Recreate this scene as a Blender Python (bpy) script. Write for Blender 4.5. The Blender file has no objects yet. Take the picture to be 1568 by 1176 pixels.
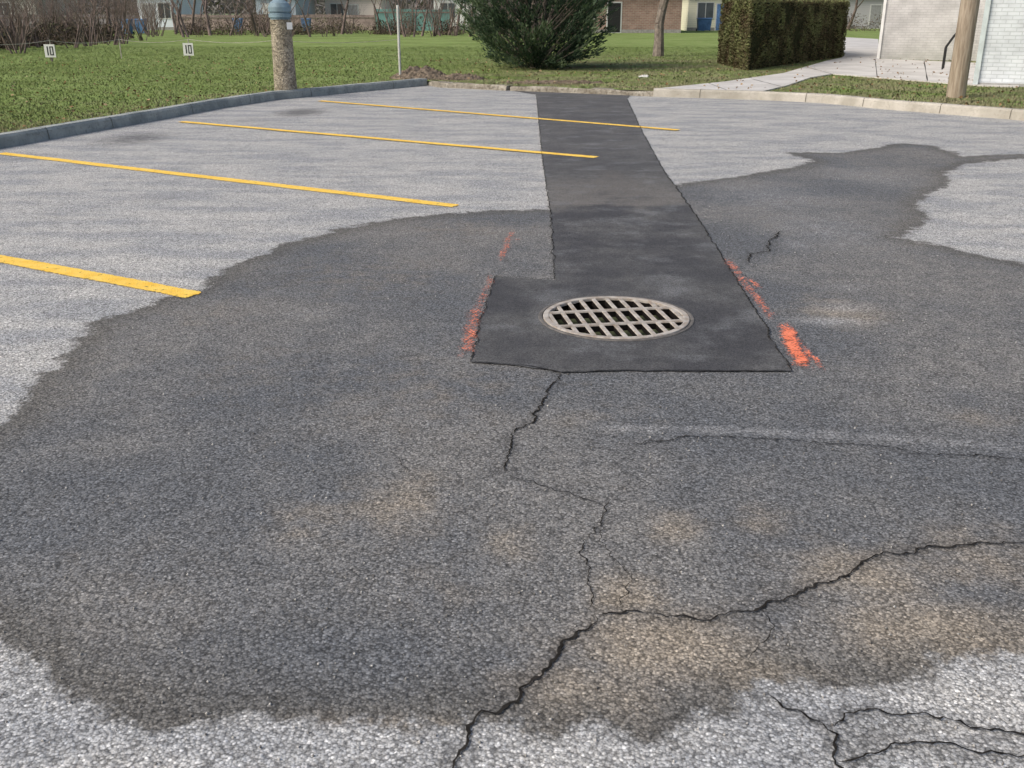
import bpy, bmesh, math, random
import numpy as np
from mathutils import Vector, Matrix, noise as mnoise
from mathutils.geometry import tessellate_polygon
random.seed(7); rng=np.random.default_rng(7)

# ------------------------------------------------------------------ survey
CAMH=1.5; F=1500.0; HOR=20.0
TANP=(588-HOR)/F; P=math.atan(TANP); COSP=math.cos(P); K=F*(1+TANP**2)
def G(x,y,z=0.0):
    d=y-HOR; h=CAMH-z
    return (h*(x-784)/(COSP*d), h*(K/d-TANP))
def GL(pts,z=0.0): return [G(x,y,z) for x,y in pts]

scene=bpy.context.scene
def link(o,parent=None):
    scene.collection.objects.link(o)
    if parent: o.parent=parent
    return o
def empty(name,loc=(0,0,0),rot=0):
    e=bpy.data.objects.new(name,None); e.location=loc; e.rotation_euler=(0,0,rot); e.empty_display_size=.3
    return link(e)
def mk(name,v,f,mats=None,parent=None,smooth=False,mi=None,attrs=None):
    me=bpy.data.meshes.new(name)
    me.from_pydata([tuple(p) for p in v],[],f)
    if mats is not None:
        for m in (mats if isinstance(mats,(list,tuple)) else [mats]): me.materials.append(m)
    if attrs:
        for k,a in attrs.items():
            at=me.attributes.new(k,'FLOAT','POINT'); at.data.foreach_set('value',np.asarray(a,dtype=np.float32))
    if smooth: me.polygons.foreach_set('use_smooth',[True]*len(me.polygons))
    me.update()
    return link(bpy.data.objects.new(name,me),parent)
def mk_np(name,v,f,mat,attrs=None,parent=None,smooth=False):
    me=bpy.data.meshes.new(name); n=len(v); m,k=f.shape
    me.vertices.add(n); me.vertices.foreach_set('co',np.ascontiguousarray(v,dtype=np.float32).ravel())
    me.loops.add(m*k); me.loops.foreach_set('vertex_index',np.ascontiguousarray(f,dtype=np.int32).ravel())
    me.polygons.add(m); me.polygons.foreach_set('loop_start',np.arange(0,m*k,k,dtype=np.int32))
    me.polygons.foreach_set('loop_total',np.full(m,k,dtype=np.int32))
    if smooth: me.polygons.foreach_set('use_smooth',np.ones(m,dtype=bool))
    me.materials.append(mat)
    me.update(calc_edges=True); me.validate()
    if attrs:
        for kk,a in attrs.items():
            at=me.attributes.new(kk,'FLOAT','POINT'); at.data.foreach_set('value',np.asarray(a,dtype=np.float32))
    return link(bpy.data.objects.new(name,me),parent)

# ------------------------------------------------------------------ node helpers
class M:
    def __init__(s,name,rough=.8,spec=.3):
        s.m=bpy.data.materials.new(name); s.m.use_nodes=True; s.nt=s.m.node_tree
        s.b=s.nt.nodes['Principled BSDF']; s.b.inputs['Roughness'].default_value=rough
        s.b.inputs['Specular IOR Level'].default_value=spec
        s.g=s.nt.nodes.new('ShaderNodeNewGeometry').outputs['Position']
    def n(s,t): return s.nt.nodes.new(t)
    def put(s,sock,v):
        if isinstance(v,bpy.types.NodeSocket): s.nt.links.new(v,sock)
        elif isinstance(v,(tuple,list)) and len(v)==3 and sock.type=='RGBA': sock.default_value=(*v,1)
        else: sock.default_value=v
    def noise(s,scale,detail=4,rough=.55,vec=None,dist=0):
        n=s.n('ShaderNodeTexNoise'); s.put(n.inputs['Vector'],vec or s.g); n.inputs['Scale'].default_value=scale
        n.inputs['Detail'].default_value=detail; n.inputs['Roughness'].default_value=rough; n.inputs['Distortion'].default_value=dist
        return n.outputs['Fac']
    def vor(s,scale,vec=None):
        n=s.n('ShaderNodeTexVoronoi'); s.put(n.inputs['Vector'],vec or s.g); n.inputs['Scale'].default_value=scale
        sp=s.n('ShaderNodeSeparateColor'); s.nt.links.new(n.outputs['Color'],sp.inputs[0])
        return n.outputs['Distance'],sp.outputs[0],sp.outputs[1]
    def stretch(s,sx,sy,sz,rot=0):
        n=s.n('ShaderNodeMapping'); s.put(n.inputs['Vector'],s.g); n.inputs['Scale'].default_value=(sx,sy,sz); n.inputs['Rotation'].default_value=(0,0,rot)
        return n.outputs[0]
    def math(s,op,a,b=0.0,c=None,clamp=False):
        n=s.n('ShaderNodeMath'); n.operation=op; n.use_clamp=clamp
        s.put(n.inputs[0],a); s.put(n.inputs[1],b)
        if c is not None: s.put(n.inputs[2],c)
        return n.outputs[0]
    def mr(s,v,a,b,c=0.,d=1.,smooth=True):
        n=s.n('ShaderNodeMapRange'); n.interpolation_type='SMOOTHSTEP' if smooth else 'LINEAR'
        s.put(n.inputs['Value'],v)
        for k,x in zip(('From Min','From Max','To Min','To Max'),(a,b,c,d)): s.put(n.inputs[k],x)
        return n.outputs[0]
    def mix(s,f,a,b,mode='MIX'):
        n=s.n('ShaderNodeMix'); n.data_type='RGBA'; n.blend_type=mode
        s.put(n.inputs[0],f); s.put(n.inputs[6],a); s.put(n.inputs[7],b); return n.outputs[2]
    def gray(s,v):
        n=s.n('ShaderNodeCombineColor')
        for i in range(3): s.put(n.inputs[i],v)
        return n.outputs[0]
    def attr(s,name):
        n=s.n('ShaderNodeAttribute'); n.attribute_name=name; return n.outputs['Fac']
    def xyz(s):
        n=s.n('ShaderNodeSeparateXYZ'); s.put(n.inputs[0],s.g); return n.outputs
    def col(s,c): s.put(s.b.inputs['Base Color'],c); return s
    def bump(s,h,strength=.4,dist=.01,prev=None):
        n=s.n('ShaderNodeBump'); s.put(n.inputs['Height'],h); n.inputs['Strength'].default_value=strength; n.inputs['Distance'].default_value=dist
        if prev: s.nt.links.new(prev,n.inputs['Normal'])
        s.nt.links.new(n.outputs[0],s.b.inputs['Normal']); return n.outputs[0]
    def alpha(s,v): s.put(s.b.inputs['Alpha'],v)
def simple(name,c,rough=.8,var=.25,scale=6,bump=.15,spec=.3,metal=0):
    m=M(name,rough,spec); a=m.noise(scale,3); dark=tuple(x*(1-var) for x in c); lite=tuple(min(1,x*(1+var)) for x in c)
    m.col(m.mix(m.mr(a,.3,.7),dark,lite)); m.b.inputs['Metallic'].default_value=metal
    if bump: m.bump(m.noise(scale*8,3),bump,.01)
    return m.m

# ------------------------------------------------------------------ asphalt material
m=M('weathered_asphalt',.9,.2)
n1=m.noise(1.3,3); n2=m.noise(8,4,.6); n3=m.noise(45,2)
sd=m.attr('stain'); silt=m.attr('silt'); dk=m.attr('dark'); pale=m.attr('pale')
e=m.math('ADD',sd,m.math('MULTIPLY',m.math('SUBTRACT',n1,.5),.30))
e=m.math('ADD',e,m.math('MULTIPLY',m.math('SUBTRACT',n2,.5),.28))
e=m.math('ADD',e,m.math('MULTIPLY',m.math('SUBTRACT',n3,.5),.10))
mask=m.mr(e,-.025,.055); rim=m.math('SUBTRACT',m.mr(e,-.02,.045),m.mr(e,.03,.28))
d1,r1,r1b=m.vor(135); d2,r2,_=m.vor(300)
strk=m.noise(1.0,5,vec=m.stretch(1.2,3.0,1,.45))
lite=m.mix(m.mr(strk,.36,.62),(.375,.382,.388),(.53,.520,.495))
lite=m.mix(m.mr(n2,.3,.60),m.mix(.3,lite,(.27,.27,.27)),lite)
wide=m.noise(.55,5,.6)
dark=m.mix(m.mr(wide,.40,.60),(.145,.152,.162),(.235,.228,.217))
dark=m.mix(m.mr(n2,.35,.65,0,.5),dark,(.135,.138,.142))
dark=m.mix(m.math('MULTIPLY',rim,.6),dark,(.125,.116,.100))
dark=m.mix(m.math('MULTIPLY',m.mr(m.math('ADD',silt,m.math('MULTIPLY',m.math('SUBTRACT',n2,.5),.9)),.08,1.0),.85),dark,(.37,.315,.245))
c=m.mix(mask,lite,dark)
c=m.mix(m.math('MULTIPLY',m.mr(m.math('ADD',pale,m.math('MULTIPLY',m.math('SUBTRACT',n2,.5),1.0)),.12,1.0),.6),c,(.40,.402,.405))
c=m.mix(m.math('MULTIPLY',m.mr(m.math('ADD',dk,m.math('MULTIPLY',m.math('SUBTRACT',n2,.5),1.1)),.2,1.0),.7),c,(.085,.084,.083))
st=m.mr(r1,0,1,.52,1.42,False); st2=m.mr(r2,0,1,.78,1.22,False)
chip=m.math('MULTIPLY',st,st2)
hi=m.mr(r1b,.88,.92,0,.55); chip=m.math('ADD',chip,hi)
crev=m.mr(d1,.42,.8,1.0,.5); chip=m.math('MULTIPLY',chip,crev)
c=m.mix(1.0,c,m.gray(chip),'MULTIPLY')
m.col(c)
h=m.math('SUBTRACT',m.math('MULTIPLY',r1,.9),m.math('MULTIPLY',d1,.6)); h=m.math('ADD',h,m.math('MULTIPLY',n3,3.0))
m.bump(h,.5,.0045)
MAT_ASPH=m.m

m=M('fresh_asphalt_patch',.8,.25)
n1=m.noise(1.6,4); n2=m.noise(9,4,.6); d1,r1,_=m.vor(230); Y=m.xyz()[1]
c=m.mix(m.mr(n1,.38,.62),(.062,.062,.066),(.105,.104,.103))
c=m.mix(m.mr(n2,.4,.65,0,.5),c,(.054,.054,.056))
yb=m.math('ADD',Y,m.math('ADD',m.math('MULTIPLY',m.math('SUBTRACT',n1,.5),3.2),m.math('MULTIPLY',m.math('SUBTRACT',n2,.5),.8)))
band=m.math('MULTIPLY',m.mr(yb,7.8,8.5),m.math('SUBTRACT',1.0,m.mr(yb,8.8,10.4)))
c=m.mix(m.math('MULTIPLY',band,.5),c,(.20,.185,.165))
far=m.mr(Y,9,12); c=m.mix(m.math('MULTIPLY',far,m.math('MULTIPLY',n2,.5)),c,(.16,.155,.15))
c=m.mix(m.math('MULTIPLY',m.mr(m.noise(2.6,5,.6),.50,.70),.5),c,(.19,.195,.20))
c=m.mix(1.0,c,m.gray(m.mr(r1,0,1,.5,1.55,False)),'MULTIPLY')
m.col(c); m.bump(m.math('ADD',m.math('MULTIPLY',n2,3.0),d1),.45,.004)
MAT_PATCH=m.m
MAT_CRACK=simple('crack_shadow',(.026,.024,.022),1.0,.4,30,0,0)
MAT_SEAM=simple('seam_shadow',(.040,.039,.038),1.0,.4,30,0,0)

# ------------------------------------------------------------------ polygons
def seg_dist(pts,poly,closed=True):
    d=np.full(len(pts),1e9); n=len(poly); rngN=n if closed else n-1
    for i in range(rngN):
        a=np.array(poly[i]); b=np.array(poly[(i+1)%n]); ab=b-a
        t=np.clip(((pts-a)@ab)/(ab@ab+1e-12),0,1); q=a+t[:,None]*ab
        d=np.minimum(d,np.hypot(*(pts-q).T))
    return d
def inside(pts,poly):
    r=np.zeros(len(pts),bool); n=len(poly); x,y=pts.T
    for i in range(n):
        x1,y1=poly[i]; x2,y2=poly[(i+1)%n]
        if y1==y2: continue
        c=((y1>y)!=(y2>y))&(x<(x2-x1)*(y-y1)/(y2-y1)+x1); r^=c
    return r
def sdf(pts,poly): return seg_dist(pts,poly)*np.where(inside(pts,poly),1,-1)

stain_px=[(0,645),(45,592),(100,537),(150,492),(235,464),(300,440),(350,405),(430,376),(520,350),(640,330),(740,322),(845,320),(930,300),
 (1040,281),(1130,271),(1215,256),(1243,246),(1200,233),(1290,234),(1380,219),(1440,224),(1475,239),(1568,235),(1700,232),(1700,242),(1568,243),(1480,251),(1455,262),(1452,285),(1408,312),
 (1425,335),(1385,364),(1450,376),(1568,402),(1800,450),(2100,620),(2000,850),(1700,985),(1600,1010),(1500,1002),(1420,1035),(1340,1060),(1250,1068),(1170,1058),(1150,1100),(1100,1135),(1000,1148),(900,1132),
 (800,1125),(700,1120),(600,1140),(500,1135),(400,1112),(300,1106),(220,1092),(150,1076),(80,1042),(45,1012),(0,985),(-120,940),(-220,850),(-180,740)]
STAIN=GL(stain_px)
lot_near=[(0,228),(110,208),(250,183),(340,166),(425,153),(560,140),(655,131)]
lot_far=[(672,134),(775,139),(1000,148),(1160,153),(1260,158),(1360,168),(1460,176),(1568,185)]
LN=GL(lot_near); LF=GL(lot_far)
d0=np.array(LN[0])-np.array(LN[2]); d0/=np.hypot(*d0)
LN=[tuple(np.array(LN[0])+d0*24)]+[tuple(np.array(LN[0])+d0*8)]+LN
d1v=np.array(LF[-1])-np.array(LF[-3]); d1v/=np.hypot(*d1v)
LF=LF+[tuple(np.array(LF[-1])+d1v*8),tuple(np.array(LF[-1])+d1v*20)]
LOTEDGE=LN+LF
def offset(path,d):
    out=[]
    for i in range(len(path)):
        a=np.array(path[max(i-1,0)]); b=np.array(path[min(i+1,len(path)-1)]); t=(b-a)/np.hypot(*(b-a)); nrm=np.array([-t[1],t[0]])
        out.append(tuple(np.array(path[i])+nrm*d))
    return out
GC=G(943,487); GR=.395

# ------------------------------------------------------------------ lot grid
def spaced(stops):
    o=[stops[0][0]]
    for (a,s),(b,_) in zip(stops[:-1],stops[1:]):
        k=max(1,int(round((b-a)/s))); o+=list(a+(b-a)*(np.arange(1,k+1)/k))
    return np.array(o)
xs=spaced([(-24,1.),(-12,.2),(-4.5,.05),(5.5,.2),(14,1.),(30,1)])
ys=spaced([(-14,1.),(0,.1),(1.2,.04),(6.5,.08),(13,.16),(26,1.),(40,1)])
XX,YY=np.meshgrid(xs,ys); pts=np.stack([XX.ravel(),YY.ravel()],1)
def splat(items):
    a=np.zeros(len(pts))
    for x,y,rx,ry,s in items:
        cx,cy=G(x,y); ex=abs(G(x+rx,y)[0]-cx); ey=abs(G(x,y-ry)[1]-G(x,y+ry)[1])/2
        a=np.maximum(a,s*np.exp(-(((pts[:,0]-cx)/ex)**2+((pts[:,1]-cy)/ey)**2)))
    return a
siltA=splat([(610,770,90,60,.6),(470,800,100,50,.4),(780,835,50,40,.5),(1035,810,50,28,.7),(1160,795,60,30,.5),(960,915,70,40,.85),(1010,985,170,70,.9),(900,1050,150,60,.65),
 (1320,880,140,50,.75),(1500,850,120,60,.6),(1420,960,200,60,.75),(1150,1020,120,40,.6),(1290,478,75,26,.65),(560,1110,200,26,.5),(200,900,220,100,.2),(640,600,240,90,.28),(1500,640,90,20,.4),(740,1120,60,20,.6),(560,420,200,40,.32),(900,640,120,30,.3),
 (700,350,150,20,.35),(330,480,120,30,.35),(400,560,120,50,.28),(680,900,200,60,.25)])
darkA=splat([(205,212,70,14,.8),(460,172,45,8,.95),(380,185,60,10,.45),(430,425,90,22,.45),(690,790,30,10,.3),(1280,430,60,15,.4),(1000,700,200,25,.3),(120,570,60,20,.4),(240,305,80,12,.4),(1340,1120,75,20,.95),(1490,1150,80,22,.7),(1230,1090,60,30,.35),(300,1010,260,60,.4),(760,1060,60,40,.35),
 (90,330,120,14,.35),(560,250,120,12,.3),(30,240,120,12,.45),(1130,200,60,8,.3),(1300,180,90,7,.2)])
paleA=splat([(1290,470,55,10,.7),(1270,492,60,8,.95),(1300,440,50,8,.5),(1225,375,30,12,.6),(1260,350,120,40,.5),(1180,300,140,30,.5),(1330,270,100,25,.45),(470,480,60,12,.4),(520,560,50,14,.35)])
PL=GL([(930,655),(1120,658),(1300,668),(1568,685)])
paleA=np.maximum(paleA,.6*np.exp(-(seg_dist(pts,PL,False)/.05)**2))
stainA=sdf(pts,STAIN)
cracks=dict(
 a=([(857,572),(850,590),(832,610),(820,640),(785,665),(780,700),(772,722)],.0045),
 b=([(772,722),(800,740),(850,748),(890,760),(922,775)],.0022),
 c=([(936,766),(925,805),(905,818),(886,850),(905,880),(904,935)],.0028),
 d=([(912,945),(900,965),(870,985),(850,1010),(810,1045),(790,1075),(730,1100),(715,1130),(690,1160),(668,1190)],.0055),
 e=([(912,945),(960,935),(1020,948),(1100,945),(1170,935),(1215,915),(1290,880),(1340,855),(1420,840),(1500,832),(1620,836)],.0045),
 f=([(970,684),(1040,672),(1150,672),(1270,680),(1340,685),(1420,697),(1500,699),(1620,714)],.0035),
 g=([(1175,1065),(1262,1108),(1292,1130),(1280,1162),(1300,1200)],.004),
 h=([(1262,1108),(1330,1090),(1400,1103),(1470,1110),(1600,1136)],.004),
 i=([(1280,1165),(1370,1142),(1480,1150),(1600,1160)],.004),
 j=([(1140,402),(1150,390),(1175,385),(1180,370),(1196,355)],.006),
 l=([(925,805),(935,850),(960,890),(955,935)],.0018),
 n=([(600,700),(640,735),(700,740),(772,722)],.0014),
 o=([(1170,935),(1180,980),(1150,1020)],.0018),
)
cd=np.full(len(pts),9.)
for k_,(pp,w) in cracks.items(): cd=np.minimum(cd,seg_dist(pts,GL(pp),False)+(.03 if w<.004 else 0))
darkA=np.maximum(darkA,.65*np.exp(-(cd/.05)**2))
nx,ny=len(xs),len(ys)
idx=np.arange(nx*ny).reshape(ny,nx)
fq=np.stack([idx[:-1,:-1].ravel(),idx[:-1,1:].ravel(),idx[1:,1:].ravel(),idx[1:,:-1].ravel()],1)
cen=pts[fq].mean(1); keep=np.hypot(cen[:,0]-GC[0],cen[:,1]-GC[1])>.36
mk_np('parking_lot',np.column_stack([pts,np.zeros(len(pts))]),fq[keep],MAT_ASPH,
      dict(stain=stainA,silt=siltA,dark=darkA,pale=paleA))

def rough_path(path,step=.03,amp=.012,seed=0):
    out=[]
    for i in range(len(path)-1):
        a=np.array(path[i]); b=np.array(path[i+1]); L=np.hypot(*(b-a)); k=max(2,int(L/step)); t=(b-a)/(L+1e-9); nn=np.array([-t[1],t[0]])
        for j in range(k):
            q=a+(b-a)*j/k; s=amp*(mnoise.noise(Vector((q[0]*9,q[1]*9,seed)))*1.6+mnoise.noise(Vector((q[0]*40,q[1]*40,seed)))*.8)
            out.append(q+nn*s)
    out.append(np.array(path[-1])); return out
def ribbon(v,f,path,w,z,seed=0,taper=True,fr=30):
    n=len(path); base=len(v)
    for i,q in enumerate(path):
        a=path[max(i-1,0)]; b=path[min(i+1,n-1)]; t=(b-a)/(np.hypot(*(b-a))+1e-9); nn=np.array([-t[1],t[0]])
        k=.35+1.9*abs(mnoise.noise(Vector((q[0]*fr,q[1]*fr,seed+5))))+.9*abs(mnoise.noise(Vector((q[0]*5,q[1]*5,seed+9))))
        if taper: k*=min(1,(min(i,n-1-i)+1)/5)
        v.append((q[0]+nn[0]*w*k*.5,q[1]+nn[1]*w*k*.5,z)); v.append((q[0]-nn[0]*w*k*.5,q[1]-nn[1]*w*k*.5,z))
        if i: b0=base+2*i; f.append((b0-2,b0-1,b0+1,b0))
v=[];f=[]
for i,(k_,(pp,w)) in enumerate(cracks.items()): ribbon(v,f,rough_path(GL(pp),.010,.020,i),w*1.35,.004+i*.0003,i,True,45)
mk('pavement_cracks',v,f,MAT_CRACK)

tr_px=[(783,126),(850,128),(975,137),(960,152),(985,205),(1018,265),(1060,322),(1100,385),(1143,455),(1180,515),(1212,570),(1100,570),(950,569),(860,572),(800,561),(720,556),(735,500),(757,425),(850,430),(843,330),(830,240),(821,145),(783,139)]
TR=GL(tr_px)
tp=rough_path(TR+[TR[0]],.05,.010,3)[:-1]
hole=[(GC[0]+(GR+.01)*math.cos(a),GC[1]+(GR+.01)*math.sin(a)) for a in np.linspace(0,2*math.pi,64,endpoint=False)]
outer3=[Vector((p[0],p[1],.0055)) for p in tp]; hole3=[Vector((p[0],p[1],.0055)) for p in hole]
tris=tessellate_polygon([outer3,hole3]); vv=outer3+hole3
fixed=[]
for t in tris:
    a,b,c_=[vv[i] for i in t]
    fixed.append(tuple(t) if (b-a).cross(c_-a).z>0 else tuple(reversed(t)))
mk('asphalt_trench_patch',vv,fixed,MAT_PATCH)
v=[];f=[]
def pick(a,b): return GL(tr_px[a:b+1])
ribbon(v,f,rough_path(pick(3,10),.02,.012,3),.008,.0095,1); ribbon(v,f,rough_path(pick(10,15),.02,.006,4),.007,.0095,2)
ribbon(v,f,rough_path(pick(15,21),.02,.012,5),.006,.0095,3)
mk('patch_edge_seam',v,f,MAT_SEAM)

# ------------------------------------------------------------------ storm drain grate
m=M('worn_cast_iron',.7,.3); a=m.noise(14,5)
c=m.mix(m.mr(a,.35,.65),(.34,.305,.265),(.49,.455,.41)); c=m.mix(m.math('MULTIPLY',m.mr(m.noise(30,4),.45,.7),.55),c,(.22,.145,.09)); m.col(c); m.bump(m.noise(90,4),.4,.004); IRON=m.m
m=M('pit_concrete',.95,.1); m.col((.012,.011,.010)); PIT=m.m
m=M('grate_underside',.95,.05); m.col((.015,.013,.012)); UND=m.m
drain=empty('storm_drain_grate',(GC[0],GC[1],0),math.radians(9))
def ringmesh(ri,ro,z0,z1,n=72):
    v=[];f=[]
    for i in range(n):
        a=2*math.pi*i/n; c,s=math.cos(a),math.sin(a); b=.003
        v+=[(ri*c,ri*s,z0),(ri*c,ri*s,z1-b),((ri+b)*c,(ri+b)*s,z1),((ro-b)*c,(ro-b)*s,z1),(ro*c,ro*s,z1-b),(ro*c,ro*s,z0)]
        j=(i+1)%n
        for k in range(5): f.append((i*6+k,j*6+k,j*6+k+1,i*6+k+1)[::-1])
    return v,f
v,f=ringmesh(.352,GR-.012,-.003,.013); mk('rim',v,f,IRON,drain)
v,f=ringmesh(.356,GR-.014,-.05,-.004); mk('rim_skirt',v,f,UND,drain)
v,f=ringmesh(GR-.008,GR+.012,-.05,.010); mk('frame',v,f,simple('frame_iron',(.14,.13,.12),.8,.3,20),drain)
def box(v,f,x0,x1,y0,y1,z0,z1,bev=0):
    b=len(v)
    v+=[(x0,y0,z0),(x1,y0,z0),(x1,y1,z0),(x0,y1,z0),(x0+bev,y0+bev,z1),(x1-bev,y0+bev,z1),(x1-bev,y1-bev,z1),(x0+bev,y1-bev,z1)]
    f+=[tuple(b+i for i in q) for q in ((0,3,2,1),(4,5,6,7),(0,1,5,4),(1,2,6,5),(2,3,7,6),(3,0,4,7))]
v=[];f=[];v2=[];f2=[]
R=.357; sp=.0745; bw=.023
for i in range(-5,5):
    x=(i+.5)*sp
    if abs(x)>R-.015: continue
    L=math.sqrt(R*R-x*x); box(v,f,x-bw/2,x+bw/2,-L,L,.003,.0100,.002); box(v2,f2,x-bw/2+.004,x+bw/2-.004,-L,L,-.03,.0025,0)
mk('bars',v,f,IRON,drain); mk('bar_webs',v2,f2,UND,drain)
v=[];f=[];v2=[];f2=[]
for y in (-.122,.122):
    L=math.sqrt(R*R-y*y); box(v,f,-L,L,y-.015,y+.015,.004,.0118,.002); box(v2,f2,-L,L,y-.011,y+.011,-.028,.0035,0)
mk('cross_bars',v,f,IRON,drain); mk('cross_webs',v2,f2,UND,drain)
v=[];f=[];n=40
for z in (-.05,-1.1):
    for i in range(n): a=2*math.pi*i/n; v.append((.385*math.cos(a),.385*math.sin(a),z))
for i in range(n): f.append((i,(i+1)%n,n+(i+1)%n,n+i))
f.append(tuple(range(n,2*n)))
mk('catch_basin',v,f,PIT,drain)

# ------------------------------------------------------------------ painted lines
m=M('yellow_road_paint',.8,.2); a=m.noise(9,4); b=m.noise(70,3)
c=m.mix(m.mr(a,.3,.7),(.88,.54,.07),(.96,.66,.14)); c=m.mix(m.math('MULTIPLY',m.mr(b,.5,.7),.3),c,(.50,.40,.23)); m.col(c)
ed=m.attr('edge'); al=m.math('SUBTRACT',m.math('ADD',ed,m.math('MULTIPLY',m.math('SUBTRACT',b,.5),1.8)),.15)
wear=m.mr(m.noise(28,4),.60,.70,1.,.35)
m.alpha(m.math('MULTIPLY',m.mr(al,0,.12),wear)); m.bump(m.vor(125)[0],.5,.005); YEL=m.m
lines=[((300,453),(0,397),6.0),((700,316),(0,235),None),((914,242),(278,187),None),((1040,200),(490,155),None)]
W=.062
def pline(name,a,b,z):
    a=np.array(a);b=np.array(b);L=np.hypot(*(b-a));t=(b-a)/L;nn=np.array([-t[1],t[0]]);k=int(L/.04)
    v=[];f=[];e=[]
    for i in range(k+1):
        q=a+(b-a)*i/k; w=W*(1+.12*mnoise.noise(Vector((q[0]*3,q[1]*3,1)))); s=.012*mnoise.noise(Vector((q[0]*1.5,q[1]*1.5,5)))
        en=0. if i in(0,) else 1.
        for j,o in enumerate((-1.2,-.8,.8,1.2)):
            p=q+nn*(o*w+s); v.append((p[0],p[1],z)); e.append((0. if j in(0,3) else 1.)*en+0.02)
        if i:
            for j in range(3): b0=4*i+j; f.append((b0-4,b0-3,b0+1,b0)[::-1] )
    return mk(name,v,f,YEL,attrs=dict(edge=e))
ends=[]
for i,(p,q,L) in enumerate(lines):
    a=np.array(G(*p)); b=np.array(G(*q))
    if L: b=a+(b-a)/np.hypot(*(b-a))*L
    ends.append((a,b)); pline('parking_line',a,b,.0095 if i>1 else .005)
dd=ends[1][0]-ends[0][0]; pline('parking_line',ends[0][0]-dd,ends[0][1]-dd,.005)

m=M('orange_marking_paint',.7,.3); b=m.noise(75,4,.65); b2=m.noise(18,3); m.col(m.mix(b2,(.95,.17,.06),(.97,.34,.20)))
ed=m.attr('edge'); m.alpha(m.mr(m.math('ADD',m.math('MULTIPLY',ed,.75),m.math('ADD',m.math('MULTIPLY',m.math('SUBTRACT',b,.5),1.9),m.math('MULTIPLY',m.math('SUBTRACT',b2,.5),.8))),.28,.80,0,.88)); ORG=m.m
v=[];f=[];e=[]
def stroke(px,w,s,sd_,z):
    p=rough_path(GL(px),.02,.010,sd_); n=len(p); base=len(v)
    for i,q in enumerate(p):
        a=p[max(i-1,0)];b=p[min(i+1,n-1)];t=(b-a)/(np.hypot(*(b-a))+1e-9);nn=np.array([-t[1],t[0]])
        en=min(1,i/8,(n-1-i)/8)
        for j,o in enumerate((-1,-.3,.3,1)):
            r=q+nn*o*w; v.append((r[0],r[1],z)); e.append((0 if j in(0,3) else 1)*en*s)
        if i:
            for j in range(3): b0=base+4*i+j; f.append((b0-4,b0-3,b0+1,b0)[::-1])
stroke([(1200,494),(1214,532),(1236,574)],.058,1.0,1,.0115); stroke([(1202,562),(1266,566)],.034,.75,2,.0125); stroke([(1222,525),(1268,578)],.028,.7,21,.0135)
stroke([(1110,395),(1135,428),(1165,466),(1184,498)],.045,.52,3,.0115); stroke([(1138,422),(1170,452)],.03,.6,9,.0125)
stroke([(710,556),(722,505),(734,465)],.055,.54,4,.0115); stroke([(732,480),(752,420)],.04,.44,5,.0125); stroke([(766,404),(786,352)],.04,.52,6,.0115); stroke([(774,374),(810,365)],.03,.45,7,.0125)
mk('orange_utility_marking',v,f,ORG,attrs=dict(edge=e))

# ------------------------------------------------------------------ kerbs
def kerb(name,path,mat,h=.13,w=.16,z0=-.02,jit=.006):
    pa=[]
    for i in range(len(path)-1):
        a=np.array(path[i]);b=np.array(path[i+1]);k=max(1,int(np.hypot(*(b-a))/.25))
        pa+=[tuple(a+(b-a)*j/k) for j in range(k)]
    pa.append(path[-1])
    prof=[(0,z0),(0.012,h-.03),(.035,h),(w-.02,h),(w,h-.02),(w,z0)]
    offs=[offset(pa,o) for o,_ in prof]; v=[];f=[];n=len(prof)
    for i in range(len(pa)):
        for k,(o,z) in enumerate(prof):
            q=offs[k][i]; jz=jit*mnoise.noise(Vector((q[0]*2,q[1]*2,k*.3))) if z>0 else 0
            v.append((q[0]+jz,q[1],z+jz))
        if i:
            for k in range(n-1): b0=i*n+k; f.append((b0-n,b0,b0+1,b0-n+1)[::-1])
    f.append(tuple(range(n))); f.append(tuple(range(len(v)-n,len(v)))[::-1])
    return mk(name,v,f,mat)
m=M('kerb_grey_concrete',.9,.2); a=m.noise(3,5); b=m.noise(25,5)
c=m.mix(m.mr(a,.35,.65),(.25,.275,.265),(.38,.40,.38)); c=m.mix(m.math('MULTIPLY',m.mr(b,.5,.75),.6),c,(.16,.16,.145)); m.col(c); m.bump(b,.5,.02); KG=m.m
m=M('kerb_beige_concrete',.9,.2); a=m.noise(2.2,5); b=m.noise(30,5)
c=m.mix(m.mr(a,.35,.65),(.38,.355,.30),(.52,.49,.43)); c=m.mix(m.math('MULTIPLY',m.mr(b,.5,.75),.4),c,(.25,.22,.18)); m.col(c); m.bump(b,.4,.02); KB=m.m
m=M('kerb_old_concrete',.95,.2); a=m.noise(4,5); b=m.noise(18,6)
c=m.mix(m.mr(a,.35,.65),(.25,.225,.18),(.40,.37,.31)); c=m.mix(m.math('MULTIPLY',m.mr(b,.45,.65),.7),c,(.13,.11,.08)); m.col(c); m.bump(b,.8,.04); KO=m.m
kerb('kerb_left',LN,KG,h=.15,w=.2)
gap0=np.array(LF[1]); gap1=np.array(LF[2]); t=(gap1-gap0)
kerb('kerb_worn',[LN[-1],LF[0],LF[1]],KO,h=.10,w=.3,jit=.03)
kerb('kerb_worn',[tuple(gap0+t*.03),tuple(gap1)],KO,h=.095,w=.28,jit=.035)
kerb('kerb_right',LF[2:],KB,h=.15,w=.20)
v=[];f=[]
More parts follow.
